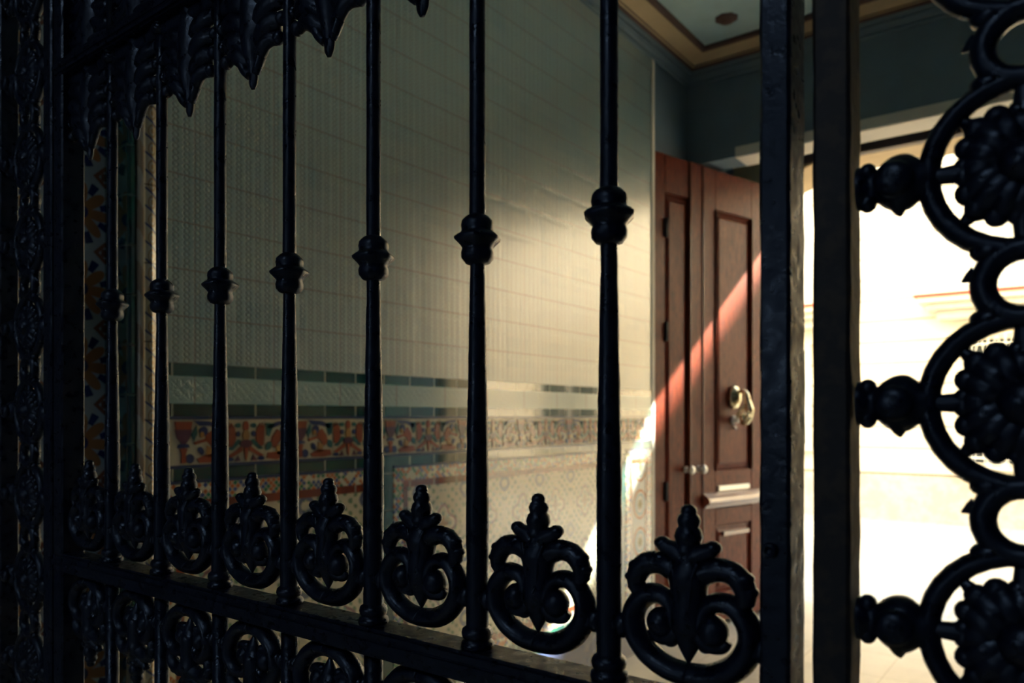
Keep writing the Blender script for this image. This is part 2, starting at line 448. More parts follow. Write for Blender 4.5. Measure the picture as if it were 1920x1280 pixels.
def winged(yo):
    for fl in (False, True):
        poly([(.03, .38), (.16, .34), (.25, .55), (.22, .80), (.12, .92), (.10, .80), (.06, .93), (.04, .80), (.0, .9), (.02, .6)], 'r', yo, fl)
        poly([(.02, .14), (.12, .10), (.42, .26), (.40, .40), (.28, .30)], 'r', yo, fl)
        poly([(.04, .30), (.16, .28), (.40, .50), (.30, .54)], 't', yo, fl)
        ell(.30, .66, .055, .07, 'b', yo, fl); ell(.10, .07, .09, .05, 'b', yo, fl); ell(.30, .86, .07, .06, 't', yo, fl)
        poly([(.20, .02), (.36, .03), (.30, .16)], 'p', yo, fl)
    ell(.5, .84, .075, .13, 'r', yo); ell(.5, .62, .09, .14, 'o', yo, h=.0055); ell(.5, .43, .16, .10, 'p', yo, h=.006)
    poly([(.44, .36), (.56, .36), (.53, .10), (.5, .02), (.47, .10)], 'r', yo, h=.006)
def archer(yo, fl):
    poly([(.22, .98), (.62, .96), (.94, .86), (.90, .74), (.60, .86), (.36, .86)], 'b', yo, fl)
    ell(.46, .74, .10, .11, 'b', yo, fl); ell(.42, .66, .05, .07, 'o', yo, fl, h=.006)
    poly([(.50, .66), (.66, .76), (.80, .58), (.84, .40), (.72, .30), (.60, .44), (.52, .52)], 'r', yo, fl)
    poly([(.22, .50), (.26, .44), (.56, .52), (.60, .60)], 'r', yo, fl, h=.006)
    poly([(.54, .42), (.70, .34), (.66, .14), (.52, .14)], 'o', yo, fl)
    poly([(.30, .12), (.52, .22), (.92, .20), (.96, .06), (.70, .02), (.36, .03)], 'r', yo, fl)
    poly([(.74, .90), (.98, .92), (.96, .62), (.88, .58)], 't', yo, fl); ell(.90, .36, .08, .12, 't', yo, fl, .5)
    poly([(.18, .66), (.30, .88), (.32, .70), (.24, .52)], 't', yo, fl); ell(.40, .30, .06, .10, 'b', yo, fl, .4)
    ell(.14, .13, .10, .11, 'b', yo, fl)
    vase(yo, fl)
def vase(yo, fl):
    # half of the vase shared with the neighbouring tile
    poly([(0, .96), (.20, .96), (.17, .78), (0, .78)], 'r', yo, fl, .0052); poly([(0, .78), (.19, .78), (.15, .60), (.05, .46), (0, .46)], 'p', yo, fl, .0052)
    poly([(0, .46), (.11, .46), (.14, .38), (0, .38)], 'b', yo, fl, .0052); poly([(0, .38), (.09, .36), (.05, .24), (.06, .04), (0, .04)], 'r', yo, fl, .0052)
k0 = 1.602 - .1255 * 5
seq = 0
vase(k0, True)
for k in range(24):
    yo = k0 + .1255 * k
    if yo < Y0 - .01 or yo + .1255 > Y1 + .005: continue
    m = (k - 5) % 3
    if m == 0: winged(yo)
    elif m == 1: archer(yo, True)
    else: archer(yo, False)
    if seq or True:
        poly([(0, 0), (.012, 0), (.012, 1), (0, 1)], 'c', yo, h=.003)
    seq += 1
# recentre order: P at 1.602, mirrored archer | archer around the shared vase
fo = finish(fb, 'figure_frieze', [CREAM, F_RED, F_BLUE, F_TEAL, F_PURP, F_OCHRE], wl)

# upright border strip, green nosing, return and recessed jamb
prof = [(-1.945, .979), (XL, .979), (XL + .006, .982), (XL + .009, .990), (XL + .004, .997), (XL + .008, 1.004), (XL + .011, 1.012), (XL + .008, 1.022), (XL + .003, 1.028), (XL + .005, 1.031), (XL, 1.034), (-1.945, 1.034)]
bm = bmesh.new(); lo = [bm.verts.new((a, b, 0)) for a, b in prof]; hi = [bm.verts.new((a, b, 3.22)) for a, b in prof]
for i in range(len(prof)): bm.faces.new((lo[i], lo[(i + 1) % len(prof)], hi[(i + 1) % len(prof)], hi[i]))
bm.faces.new(lo[::-1]); bm.faces.new(hi)
finish(bm, 'oval_border_strip', STRIP, wl)
bm = bmesh.new(); box(bm, XJ - .03, XL + .001, .955, .979, 0, 3.22)
finish(bm, 'green_tile_return', GREENV, wl, bevel=.008, segs=3)
bx('return_core', XJ - .3, XL - .02, .975, 1.02, 0, 3.3, PL_GREY, wl)
wj = bx('wall_jamb', -3.2, XJ - .006, .36, 1.0, 0, 4.2, PL_PATIO, kind='structure')
bx('flower_tile_field', XJ - .03, XJ, .37, .955, 0, 3.22, FLOWER, wj)
# right wall, end wall with the street doorway, ceiling
wr = bx('wall_right', XR + .02, 3.2, .36, YE + .02, 0, 4.2, PL_GREY, kind='structure')
for nm, z0, z1, mt, pr_ in (('wall_plaster', 1.39, 3.22, PL_GREY, 0), ('added_dark_dado', .22, 1.39, PL_DARK, .004), ('skirting', 0, .22, PL_DARK, .012)):  # unseen dark lower wall added so the green tiles opposite reflect dark
    bx(nm, XR - pr_, XR + .03, .61, YE, z0, z1, mt, wr)
DX0, DX1, DZ = -1.72, .74, 2.853
we = boxes('wall_end', [(-3.6, -1.90, YE, 4.95, 0, 4.2), (.68, 3.6, YE, 4.95, 0, 4.2), (-1.90, .68, YE, 4.49, 2.74, 4.2), (-1.90, .68, 4.49, 4.95, 2.96, 4.2)], PL_GREY, kind='structure')
bx('lintel_edge', -1.64, .68, YE - .004, 4.49, 2.735, 2.80, PL_WHITE, we, .006)
ws = boxes('wall_street_front', [(-9, -1.63, 4.95, 5.38, 0, 6.5), (.65, 9, 4.95, 5.38, 0, 6.5), (-1.63, .65, 4.95, 5.38, DZ, 6.5)], PL_TAN, kind='structure')
# small rounded haunch in the top corners of the doorway
for sgn, xc in ((1, -1.63), (-1, .65)):
    bm = bmesh.new(); pts = [(0, 0)] + [(.45 * (1 - math.cos(t)) , -.11 * (1 - math.sin(t))) for t in [PI / 2 * i / 10 for i in range(11)]][::1]
    pts = [(0, .01)] + [(.5 * i / 10, -.11 * (1 - i / 10) ** 1.8) for i in range(11)] + [(.5, .01)]
    f = [bm.verts.new((xc + sgn * a, 4.95, DZ + b)) for a, b in pts]; g = [bm.verts.new((v.co.x, 5.38, v.co.z)) for v in f]
    n = len(pts); bm.faces.new(f[::-1]); bm.faces.new(g)
    for i in range(n): bm.faces.new((f[i], f[(i + 1) % n], g[(i + 1) % n], g[i]))
    finish(bm, 'doorway_haunch', PL_TAN, ws)
boxes('trim_1', [(-1.66, .68, 4.93, 5.0, 2.83, 2.955), (-1.66, -1.625, 4.93, 5.0, 0, 2.83), (.645, .68, 4.93, 5.0, 0, 2.83)], PL_DARK, kind='structure', bevel=.006)
bx('ceiling', -3.2, 3.2, .36, YE + .02, 3.337, 3.6, PL_PANEL, kind='structure')

def rect_sweep(name, prof, mat, kind='structure', parent=None):
    """prof: (inset from the walls, z) swept round the vestibule, mitred at its corners"""
    bm = bmesh.new(); cs = [(XL, .60, 1, 1), (XL, YE, 1, -1), (XR, YE, -1, -1), (XR, .60, -1, 1)]
    rings = [[bm.verts.new((x + sx * d, y + sy * d, z)) for d, z in prof] for x, y, sx, sy in cs]
    n = len(prof)
    for i in range(4):
        a, b = rings[i], rings[(i + 1) % 4]
        for k in range(n): bm.faces.new((a[k], a[(k + 1) % n], b[(k + 1) % n], b[k]))
    o = finish(bm, name, mat, parent)
    if kind: o['kind'] = kind
    return o
rect_sweep('cornice', [(0, 3.205), (.012, 3.205), (.016, 3.216), (.012, 3.226), (.022, 3.232), (.034, 3.250), (.030, 3.262), (.040, 3.266), (.046, 3.276), (.040, 3.286), (0, 3.286)], PL_GREY)
rect_sweep('cove', [(0, 3.284), (.044, 3.284), (.052, 3.291), (.10, 3.308), (.165, 3.318), (.165, 3.34), (0, 3.34)], PL_TAN)
rect_sweep('trim_2', [(.043, 3.280), (.050, 3.284), (.056, 3.292), (.050, 3.296)], PL_BROWN)
rect_sweep('trim_3', [(.16, 3.314), (.176, 3.310), (.186, 3.318), (.186, 3.34), (.16, 3.34)], PL_BROWN)
rect_sweep('trim_4', [(.066, 3.292), (.070, 3.2935), (.070, 3.30), (.066, 3.30)], PL_BROWN)
rb = bmesh.new(); lathe(rb, [(.0, 3.308), (.018, 3.308), (.026, 3.316), (.030, 3.322), (.046, 3.324), (.058, 3.334), (.06, 3.345)], (-1.53, 3.894, 0), 24, wob=lambda t, h: 1 + .06 * math.cos(8 * t))
tag(finish(rb, 'ceiling_rosette', PL_BROWN, smooth=True), 'small dark red round rosette on the blue green ceiling panel', 'ceiling ornament')

# the patio behind the gate: walls and an added unseen roof, its opening sized to dim the sky
bx('wall_patio_left', -3.6, -3.2, -4.6, .40, 0, 4.2, PL_PATIO, kind='structure'); bx('wall_patio_right', 3.2, 3.6, -4.6, .40, 0, 4.2, PL_PATIO, kind='structure')
bx('wall_patio_back', -3.6, 3.6, -4.9, -4.6, 0, 4.2, PL_PATIO, kind='structure')
boxes('ceiling_patio_added', [(-3.6, -1.0, -4.9, .40, 3.6, 3.9), (.2, 3.6, -4.9, .40, 3.6, 3.9), (-1.0, .2, -4.9, -3.0, 3.6, 3.9), (-1.0, .2, -2.2, .40, 3.6, 3.9)], PL_PATIO, kind='structure')
boxes('wall_gate', [(-3.2, 3.2, .36, .60, 2.92, 4.2)], PL_PATIO, kind='structure')

# ------------------------------------------------------------------ street door leaf (opened inward against the left wall)
door = empty('door_1', 'reddish brown panelled wooden street door leaf standing open, with a brass hand knocker', None, None, 'structure', (-1.925 + .004, 3.842, 0))
door.rotation_euler = (0, 0, math.atan2(1.10, .294))   # local +X runs from the free edge to the hinge, local -Y faces the room
W, T_ = 1.13, .045
def dz_top(s): return 2.712
# local frame: x along the leaf, y depth (face at y=0, body behind at +y), z up
bm = bmesh.new()
box(bm, 0, W, .018, .018 + T_, .03, 2.70)
finish(bm, 'leaf_board', WOOD, door, bevel=.003)
def dpart(name, lst, mat=WOOD, bevel=.003, label=None):
    o = boxes(name, lst, mat, door, bevel); 
    if label: o['label'] = label
    return o
dpart('stile', [(0, .088, 0, .02, .03, 2.712)])
dpart('stile', [(.302, .415, -.004, .02, .03, 2.712)])
dpart('stile', [(.418, .540, 0, .02, .03, 2.712)])
dpart('stile', [(.898, W, 0, .02, .03, 2.712)])
for x0, x1, zs in ((.540, .898, ((.03, .20), (.60, .70), (.80, .925), (2.475, 2.712))), (.088, .302, ((.03, .2), (2.50, 2.712)))):
    for z0, z1 in zs: dpart('rail', [(x0, x1, 0, .02, z0, z1)])
def raised(name, x0, x1, z0, z1):
    bm = bmesh.new(); i1, i2 = .022, .045
    lv = [(0, .019), (i1, .010), (i1 + .004, .016), (i2, .006)]
    rings = [[bm.verts.new(p) for p in ((x0 + i, y, z0 + i), (x1 - i, y, z0 + i), (x1 - i, y, z1 - i), (x0 + i, y, z1 - i))] for i, y in lv]
    for a, b in zip(rings, rings[1:]):
        for k in range(4): bm.faces.new((a[k], a[(k + 1) % 4], b[(k + 1) % 4], b[k]))
    bm.faces.new(rings[-1]); finish(bm, name, WOOD, door)
raised('panel', .540, .898, .925, 2.475); raised('panel', .540, .898, .20, .60); raised('panel', .088, .302, .20, 2.50)
dpart('arris_moulding', [(.296, .306, -.012, .01, .03, 2.70)], POLISH, bevel=.004); dpart('arris_moulding', [(.410, .420, -.012, .01, .03, 2.70)], POLISH, bevel=.004)
dpart('panel_moulding', [(.896, .906, -.010, .01, .925, 2.475)], POLISH, bevel=.004); dpart('panel_moulding', [(.534, .544, -.012, .012, .925, 2.475)], bevel=.004)
dpart('letter_flap', [(.56, .87, -.010, .012, .805, .835)], STEEL, .004, 'shiny metal letter flap')
# projecting weather rail with a sloping top
bm = bmesh.new(); pr = [(.01, .800), (-.012, .797), (-.050, .772), (-.058, .752), (-.050, .738), (-.030, .728), (-.022, .712), (.01, .705)]
A = [bm.verts.new((.415, a, b)) for a, b in pr]; B = [bm.verts.new((W, a, b)) for a, b in pr]
bm.faces.new(A); bm.faces.new(B[::-1])
for i in range(len(pr)): bm.faces.new((A[i], A[(i + 1) % len(pr)], B[(i + 1) % len(pr)], B[i]))
finish(bm, 'weather_rail', POLISH, door, bevel=.006, segs=3)
dpart('panel_ledge', [(.60, .86, -.016, .01, .535, .56)], POLISH, .005)
dpart('kick_plate', [(.0, W, -.006, .01, .03, .10)], WOOD)
for z in (2.30, 1.72, 0.83): 
    bm = bmesh.new(); lathe(bm, [(.004, z - .055), (.011, z - .05), (.011, z + .05), (.004, z + .055)], (.092, -.006, 0), 12)
    finish(bm, 'fold_hinge', BLACKM, door, smooth=True)
for x in (.268, .375):
    bm = bmesh.new(); lathe(bm, [(.020, .0), (.020, -.006), (.009, -.010), (.009, -.022), (.022, -.030), (.027, -.044), (.020, -.056), (.006, -.061)], (x, 0, .945), 20, 'y')
    finish(bm, 'door_knob', STEEL, door, smooth=True)
# brass knocker: oval boss, hand hanging from it and holding a ball, strike stud
kn = bpy.data.objects.new('door_knocker', None); COL.objects.link(kn); kn.parent = door; kn.scale = (1.12, 1.12, 1.12); kn.location = (.715, 0, 1.365); kn['label'] = 'brass knocker shaped like a hand holding a ball'
bm = bmesh.new(); lathe(bm, [(.043, .0), (.045, -.008), (.040, -.020), (.034, -.022), (.026, -.034), (.012, -.044), (.004, -.046)], (0, 0, 0), 24, 'y', wob=lambda t, h: (1 + .05 * math.cos(10 * t)) * (1.0 + .45 * abs(math.sin(t)) ** 2))
finish(bm, 'boss_plate', BRASS, kn, smooth=True)
bm = bmesh.new()
tube(bm, [(0, -.030, .028, .010), (0, -.062, .030, .013), (0, -.082, .012, .015), (0, -.088, -.020, .018)], 14)          # cuff and wrist
tube(bm, [(0, -.088, -.018, .018), (.001, -.094, -.045, .022), (.002, -.100, -.070, .024), (.002, -.100, -.085, .021)], 14, 1.0)   # back of the hand
for i, (dx, ln) in enumerate(((-.019, .9), (-.0065, 1.02), (.0065, 1.0), (.019, .86))):
    tube(bm, [(dx * .8, -.098, -.080, .0085), (dx, -.104, -.105 * ln - .005, .008), (dx, -.090, -.135 * ln, .0075), (dx, -.066, -.145 * ln, .0065), (dx * .9, -.050, -.136 * ln, .0055)], 10)
tube(bm, [(-.016, -.082, -.045, .010), (-.030, -.062, -.070, .0085), (-.027, -.046, -.095, .0075), (-.018, -.038, -.112, .006)], 10)
tube(bm, [(.012, -.086, -.030, .008), (.018, -.066, -.052, .006), (.016, -.050, -.08, .005)], 8)
finish(bm, 'hand', BRASS, kn, smooth=True)
bm = bmesh.new(); ball(bm, (0, -.064, -.112), .026); finish(bm, 'ball', BRASS, kn, smooth=True)
bm = bmesh.new(); lathe(bm, [(.026, 0), (.026, -.006), (.014, -.012), (.016, -.024), (.010, -.034)], (-.002, 0, -.125), 16, 'y'); lathe(bm, [(.008, 0), (.010, -.012), (.004, -.02)], (-.002, 0, -.165), 12, 'y')
finish(bm, 'strike_stud', STEEL, kn, smooth=True)

# ------------------------------------------------------------------ cast iron gate
GY = .5
def wobble(seed, a=.05):
    r = random.Random(seed); q = [(r.uniform(0, 6.3), r.uniform(60, 260)) for _ in range(4)]
    return lambda t, h: 1 + a * sum(math.sin(f * h + p + (i + 1) * t) for i, (p, f) in enumerate(q)) / 3
def iron_rosette_mesh():
    """palmette rosette, z measured from the eye line, centre x = 0; sits with its ring on the rail"""
    bm = bmesh.new(); j = random.Random(3)
    for s in (1, -1):
        # C-scroll ring ending in an inward volute
        tube(bm, [(0, 0, -.1795, .0082), (s * .016, 0, -.1775, .0083), (s * .032, 0, -.1690, .0085), (s * .0415, 0, -.1560, .0086), (s * .0430, 0, -.1430, .0084), (s * .0375, 0, -.1325, .0078),
                  (s * .0290, 0, -.1268, .0072), (s * .0195, -.001, -.1270, .0066), (s * .0125, -.002, -.1325, .0060), (s * .0105, -.003, -.1410, .0056), (s * .0140, -.004, -.1480, .0054), (s * .0200, -.004, -.1490, .0052), (s * .0235, -.004, -.1445, .005), (s * .0205, -.004, -.1405, .005)], 12, 1.25, ridge=.06)
        ball(bm, (s * .0190, -.004, -.1450), .0108, 1, 1.0, 1)
        tube(bm, [(s * .008, -.003, -.1500, .0060), (s * .016, -.003, -.1555, .0055), (s * .024, -.002, -.1560, .0045), (s * .0285, -.002, -.1515, .0036)], 10, 1.0)
        ball(bm, (s * .0130, -.002, -.1580), .0050, 1.1, 1.0, .8, 10)
        # upper acanthus leaf hooking down on to the ring
        pth = [(s * .002, 0, -.1125, .0100), (s * .012, -.001, -.1065, .0088), (s * .022, -.001, -.1040, .0080), (s * .0315, -.001, -.1055, .0080), (s * .0380, -.001, -.1110, .0080), (s * .0405, -.001, -.1185, .0072), (s * .0385, -.001, -.1245, .0064), (s * .0355, -.001, -.1275, .0050)]
        tube(bm, pth, 14, 1.0, ridge=.035)
        for (a, b, r) in ((.012, -.1010, .0040), (.0225, -.0990, .0046), (.0325, -.1010, .0048), (.0400, -.1065, .0048), (.0432, -.1150, .0046), (.0420, -.1220, .0040)):
            ball(bm, (s * (a - .0012), -.001, b - .0012), r, 1.6, 1.5, 1.0, 12)
        # collar leaf lobes
        tube(bm, [(s * .002, -.001, -.0990, .0085), (s * .008, -.002, -.0950, .0075), (s * .0145, -.003, -.0920, .0058), (s * .0185, -.003, -.0900, .0052), (s * .0200, -.003, -.0872, .0038)], 12, 1.1)
        ball(bm, (s * .0186, -.003, -.0892), .0056, 1.1, 1.1, .85, 10)
        # ties from ring to neighbouring bar
        tube(bm, [(s * .046, 0, -.1540, .0085), (s * .053, 0, -.1535, .0060), (s * .0575, 0, -.1530, .0078)], 10)
        ball(bm, (s * .052, 0, -.1535), .0078, .9, 1, 1.2, 10)
    # central stem
    tube(bm, [(0, -.001, -.1715, .0008), (0, -.001, -.1675, .0032), (0, -.001, -.1615, .0066), (0, -.001, -.1585, .0078), (0, -.001, -.1545, .0092), (0, -.001, -.1480, .0130), (0, -.001, -.1400, .0138), (0, -.001, -.1300, .0132), (0, -.001, -.1200, .0132), (0, -.001, -.1120, .0150), (0, -.001, -.1060, .0140), (0, -.001, -.1000, .0118), (0, -.001, -.0940, .0098)], 16, .85, per=4)
    for q in (-1, 1): tube(bm, [(q * .003, -.0095, -.1480, .0012), (q * .004, -.0100, -.130, .0018), (q * .006, -.0105, -.112, .0020), (q * .010, -.009, -.1000, .0014)], 8)
    # beaded finial
    lathe(bm, [(.0085, -.0960), (.0098, -.0925), (.0080, -.0895), (.0086, -.0875), (.0100, -.0835), (.0088, -.0785), (.0070, -.0765), (.0078, -.0745), (.0082, -.0720), (.0070, -.0690), (.0054, -.0675), (.0058, -.0660), (.0052, -.0635), (.0034, -.0617), (.0008, -.0611)], (0, -.001, 0), 16, wob=wobble(5, .04))
    bmesh.ops.recalc_face_normals(bm, faces=bm.faces)
    me = bpy.data.meshes.new('rosette'); bm.to_mesh(me); bm.free(); me.polygons.foreach_set('use_smooth', [True] * len(me.polygons)); me.materials.append(IRON)
    return me
ROS = iron_rosette_mesh()
def palmette_mesh():
    """closed leaf palmette, tip at z 0 pointing down, root at z .128"""
    bm = bmesh.new()
    tube(bm, [(0, 0, 0, .0030), (0, 0, .006, .0062), (0, 0, .016, .0074), (0, 0, .026, .0100), (0, 0, .038, .0150), (0, 0, .055, .0200), (0, 0, .080, .0210), (0, 0, .105, .0190), (0, 0, .128, .0150)], 18, .6, ridge=.08)
    for s in (1, -1):
        for (p, n_) in (([(s * .006, 0, .030, .0060), (s * .016, -.002, .034, .0085), (s * .026, -.003, .042, .0095), (s * .036, -.002, .044, .0085), (s * .046, 0, .040, .0055)], 12),
                        ([(s * .008, 0, .046, .0090), (s * .022, -.003, .055, .0115), (s * .036, -.003, .060, .0115), (s * .050, 0, .058, .0080)], 12),
                        ([(s * .008, 0, .066, .0100), (s * .022, -.003, .076, .0120), (s * .038, -.003, .081, .0115), (s * .053, 0, .080, .0080)], 12),
                        ([(s * .008, 0, .088, .0100), (s * .022, -.002, .098, .0120), (s * .038, -.002, .103, .0115), (s * .054, 0, .104, .0085)], 12),
                        ([(s * .004, 0, .118, .0110), (s * .030, 0, .120, .0105), (s * .058, 0, .122, .0095)], 12)):
            tube(bm, p, n_, .75, ridge=.05)
        for (a, b) in ((.048, .041), (.053, .060), (.056, .081)): ball(bm, (s * a, -.002, b), .0075, 1, .9, 1, 10)
        tube(bm, [(s * .006, -.001, .016, .0050), (s * .0125, -.002, .022, .0052), (s * .017, -.002, .030, .0060)], 10)
    return as_mesh(bm, 'palmette')
def bar_mesh(seed):
    """plain bar from rail to rail with base collar, bulged foot and turned knop; z measured from the eye line"""
    bm = bmesh.new()
    prof = [(.0096, -.186)] + [(.0096 - .0032 * max(0, (h + .05) / .17) if h > -.05 else .0096, h) for h in [-.180 + .012 * i for i in range(25)]]
    prof = [(r, h) for r, h in prof if h < .122] + [(.0064, .124)]
    lathe(bm, prof + [(.0070, .175)] + [(.0068 + .0000, .20 + .03 * i) for i in range(9)] + [(.0072, .486)], (0, 0, 0), 16, wob=wobble(seed, .035))
    return bm
def knop(bm):
    lathe(bm, [(.0062, .1275), (.0105, .1290), (.0136, .1330), (.0140, .1375), (.0128, .1412), (.0138, .1432), (.0165, .1460), (.0190, .1485), (.0194, .1505), (.0170, .1528), (.0142, .1548), (.0134, .1565), (.0140, .1600), (.0132, .1645), (.0104, .1675), (.0085, .1690), (.0064, .1700)], (0, 0, 0), 20, wob=lambda t, h: 1 + (.07 * math.cos(6 * t) if .143 < h < .153 else .03 * math.cos(6 * t)))
def collar(bm):
    lathe(bm, [(.0130, -.1960), (.0142, -.1935), (.0136, -.1895), (.0105, -.1875), (.0125, -.1860), (.0134, -.1825), (.0126, -.1790), (.0098, -.1770), (.0088, -.1755)], (0, 0, 0), 20, wob=wobble(9, .025))
def as_mesh(bm, name):
    bmesh.ops.recalc_face_normals(bm, faces=bm.faces); me = bpy.data.meshes.new(name); bm.to_mesh(me); bm.free()
    me.polygons.foreach_set('use_smooth', [True] * len(me.polygons)); me.materials.append(IRON); return me
BARS = [as_mesh(bar_mesh(s), 'bar') for s in (1, 2, 3)]
b_ = bmesh.new(); knop(b_); KNOP = as_mesh(b_, 'knop'); b_ = bmesh.new(); collar(b_); COLLAR = as_mesh(b_, 'collar')
b_ = bmesh.new(); lathe(b_, [(.0088, -1.13), (.0088, -.6), (.0088, -.225)], (0, 0, 0), 14, wob=wobble(4, .03)); LOWBAR = as_mesh(b_, 'lower_bar')
b_ = bmesh.new(); lathe(b_, [(.0075, .51), (.0075, 1.0), (.0075, 1.50)], (0, 0, 0), 14, wob=wobble(6, .03)); UPBAR = as_mesh(b_, 'upper_bar')
def put(name, me, parent, x, z=0, flip=False, y=0):
    o = bpy.data.objects.new(name, me); COL.objects.link(o); o.parent = parent; o.location = (x, GY + y, EYE + z)
    if flip: o.rotation_euler = (PI, 0, 0)
    return o
PALM = palmette_mesh()
RT, RB = -.195, -.221          # middle rail
def bays(parent, bar_xs, ros_xs):
    for i, x in enumerate(bar_xs):
        b = put('bar', BARS[i % 3], parent, x)
        for nm, me in (('knop', KNOP), ('collar', COLLAR)):
            c = bpy.data.objects.new(nm, me); COL.objects.link(c); c.parent = b
        c = bpy.data.objects.new('collar', COLLAR); COL.objects.link(c); c.parent = b; c.location = (0, 0, .2967); c.rotation_euler = (PI, 0, 0)
        put('lower_bar', LOWBAR, parent, x); put('upper_bar', UPBAR, parent, x)
    for x in ros_xs:
        put('rosette', ROS, parent, x); put('hanging_rosette', ROS, parent, x, -.41, True)
        put('hanging_palmette', PALM, parent, x, .3575); put('upper_palmette', PALM, parent, x, .636, True)
def rails(parent, x0, x1):
    for nm, z0, z1, d in (('middle_rail', RB, RT, .018), ('upper_rail', .485, .508, .018), ('bottom_rail', -1.16, -1.11, .016), ('top_rail', 1.48, 1.53, .018)):
        bm = bmesh.new(); box(bm, x0, x1, GY - d, GY + d, EYE + z0, EYE + z1)
        finish(bm, nm, IRON, parent, bevel=.003)
        if nm in ('middle_rail', 'upper_rail'):
            for i, q in enumerate((-1, 1)): 
                bm = bmesh.new(); box(bm, x0, x1, GY + q * d - .002, GY + q * d + .002, EYE + (z0 + z1) / 2 - .004, EYE + (z0 + z1) / 2 + .004); finish(bm, 'rail_bead', IRON, parent, bevel=.0015)
def post(name, parent, x0, x1, y0, y1, z0=-1.22, z1=1.60, mat=IRON):
    """upright of rough hammered section"""
    r = random.Random(round(x0 * 1000)); bm = bmesh.new(); n = 150; rings = []
    for i in range(n + 1):
        z = z0 + (z1 - z0) * i / n; jx, jy = r.uniform(-.0005, .0005), r.uniform(-.0005, .0005); c = .0022
        P = [(x0 + c, y0), (x1 - c, y0), (x1 + jx, y0 + c), (x1 + jx, y1 - c), (x1 - c, y1), (x0 + c, y1), (x0 + jy, y1 - c), (x0 + jy, y0 + c)]
        rings.append([bm.verts.new((a, GY + b, EYE + z)) for a, b in P])
    for a, b in zip(rings, rings[1:]):
        for k in range(8): bm.faces.new((a[k], a[(k + 1) % 8], b[(k + 1) % 8], b[k]))
    bm.faces.new(rings[0][::-1]); bm.faces.new(rings[-1])
    return finish(bm, name, mat, parent)

SP = .1272
barx = [-.2868 - SP * i for i in range(7)]; rosx = [-.2232 - SP * i for i in range(8)]
gate = empty('iron_gate', 'black cast iron gate leaf with seven upright bars above a row of palmette rosettes', 'gate')
rails(gate, -1.19, -.152); bays(gate, barx, rosx)
post('stile', gate, -.1690, -.1495, -.016, .016)
post('stile', gate, -1.192, -1.165, -.016, .016)
bm = bmesh.new(); lathe(bm, [(.0048, .002), (.0048, -.0035), (.0036, -.005), (.0026, -.0048), (.0022, -.0025)], (-.1615, GY - .0155, EYE - .0842), 16, 'y'); finish(bm, 'bolt_head', IRON, gate, smooth=True)

# ring column panels
def ring_mesh():
    """one pierced ring of the column: outer ring, four leaf cross, side stem with knuckle"""
    bm = bmesh.new(); R = .0465
    tube(bm, [(R * math.cos(t), 0, R * math.sin(t), .0060) for t in [2 * PI * i / 32 for i in range(33)]], 12, 1.15, closed=True, ridge=.05, per=0)
    for k in range(4):
        a = k * PI / 2; M = Matrix.Rotation(-a, 3, 'Y')
        sub = bmesh.new()
        # stem from the hub out through the ring
        tube(sub, [(0, 0, .004, .0085), (0, 0, .018, .0090), (0, 0, .030, .0062), (0, 0, .043, .0048)], 12, .9)
        # broad leaf on the diagonal, its tip touching the ring
        c45 = .70711
        def dg(r, o): return (c45 * (r + o), c45 * (r - o))
        for o, r1, ra in ((0, .031, .0100), (.010, .028, .0095), (-.010, .028, .0095), (.018, .022, .0080), (-.018, .022, .0080)):
            x0, z0 = dg(.008, o * .5); x1, z1 = dg(r1, o)
            tube(sub, [(x0, 0, z0, ra), ((x0 + x1) / 2, -.002, (z0 + z1) / 2, ra * 1.1), (x1, -.001, z1, ra * .7)], 12, .8, ridge=.05)
            ball(sub, (x1, -.001, z1), ra * .72, 1, .9, 1, 10)
        x0, z0 = dg(.026, 0); x1, z1 = dg(.043, 0)
        tube(sub, [(x0, 0, z0, .0075), (x1, 0, z1, .0022)], 10, .8)
        me = bpy.data.meshes.new('t'); sub.to_mesh(me); sub.free()
        for v in me.vertices: v.co = M @ v.co
        bm.from_mesh(me); bpy.data.meshes.remove(me)
    ball(bm, (0, -.004, 0), .014, 1, .9, 1)
    return as_mesh(bm, 'ring')
RING = ring_mesh()
def knuckle_mesh():
    """connector between ring and upright (towards -X)"""
    bm = bmesh.new()
    tube(bm, [(-.0845, 0, 0, .0135), (-.0815, 0, 0, .0125), (-.0775, 0, 0, .0095), (-.0745, 0, 0, .0095), (-.0700, 0, 0, .0135), (-.0640, 0, 0, .0165), (-.0570, 0, 0, .0165), (-.0510, 0, 0, .0125), (-.0460, 0, 0, .0105)], 16, .75)
    for s in (1, -1):
        if s < 0: tube(bm, [(-.062, -.002, -.010, .0080), (-.0615, -.001, -.0165, .0040), (-.061, 0, -.0200, .0008)], 10)
        ball(bm, (-.079, 0, s * .009), .0060, .9, 1, 1, 10)
    lathe(bm, [(.0105, -.006), (.0105, -.014), (.008, -.0165), (.004, -.0175)], (-.0625, 0, 0), 16, 'y')
    return as_mesh(bm, 'knuckle')
KNUCK = knuckle_mesh()
def small_ring_mesh():
    bm = bmesh.new(); 
    tube(bm, [(.0195 * math.cos(t), 0, .0190 * math.sin(t), .0070) for t in [2 * PI * i / 24 for i in range(25)]], 12, 1.1, closed=True, per=0)
    for s in (1, -1):
        tube(bm, [(s * .0225, 0, .0075, .0048), (s * .0265, 0, .0050, .0030), (s * .0300, 0, .0030, .0006)], 10)
        for q in (1, -1): ball(bm, (s * .0165, 0, q * .0185), .0078, 1.3, 1, .8, 10)
    return as_mesh(bm, 'small_ring')
SRING = small_ring_mesh()
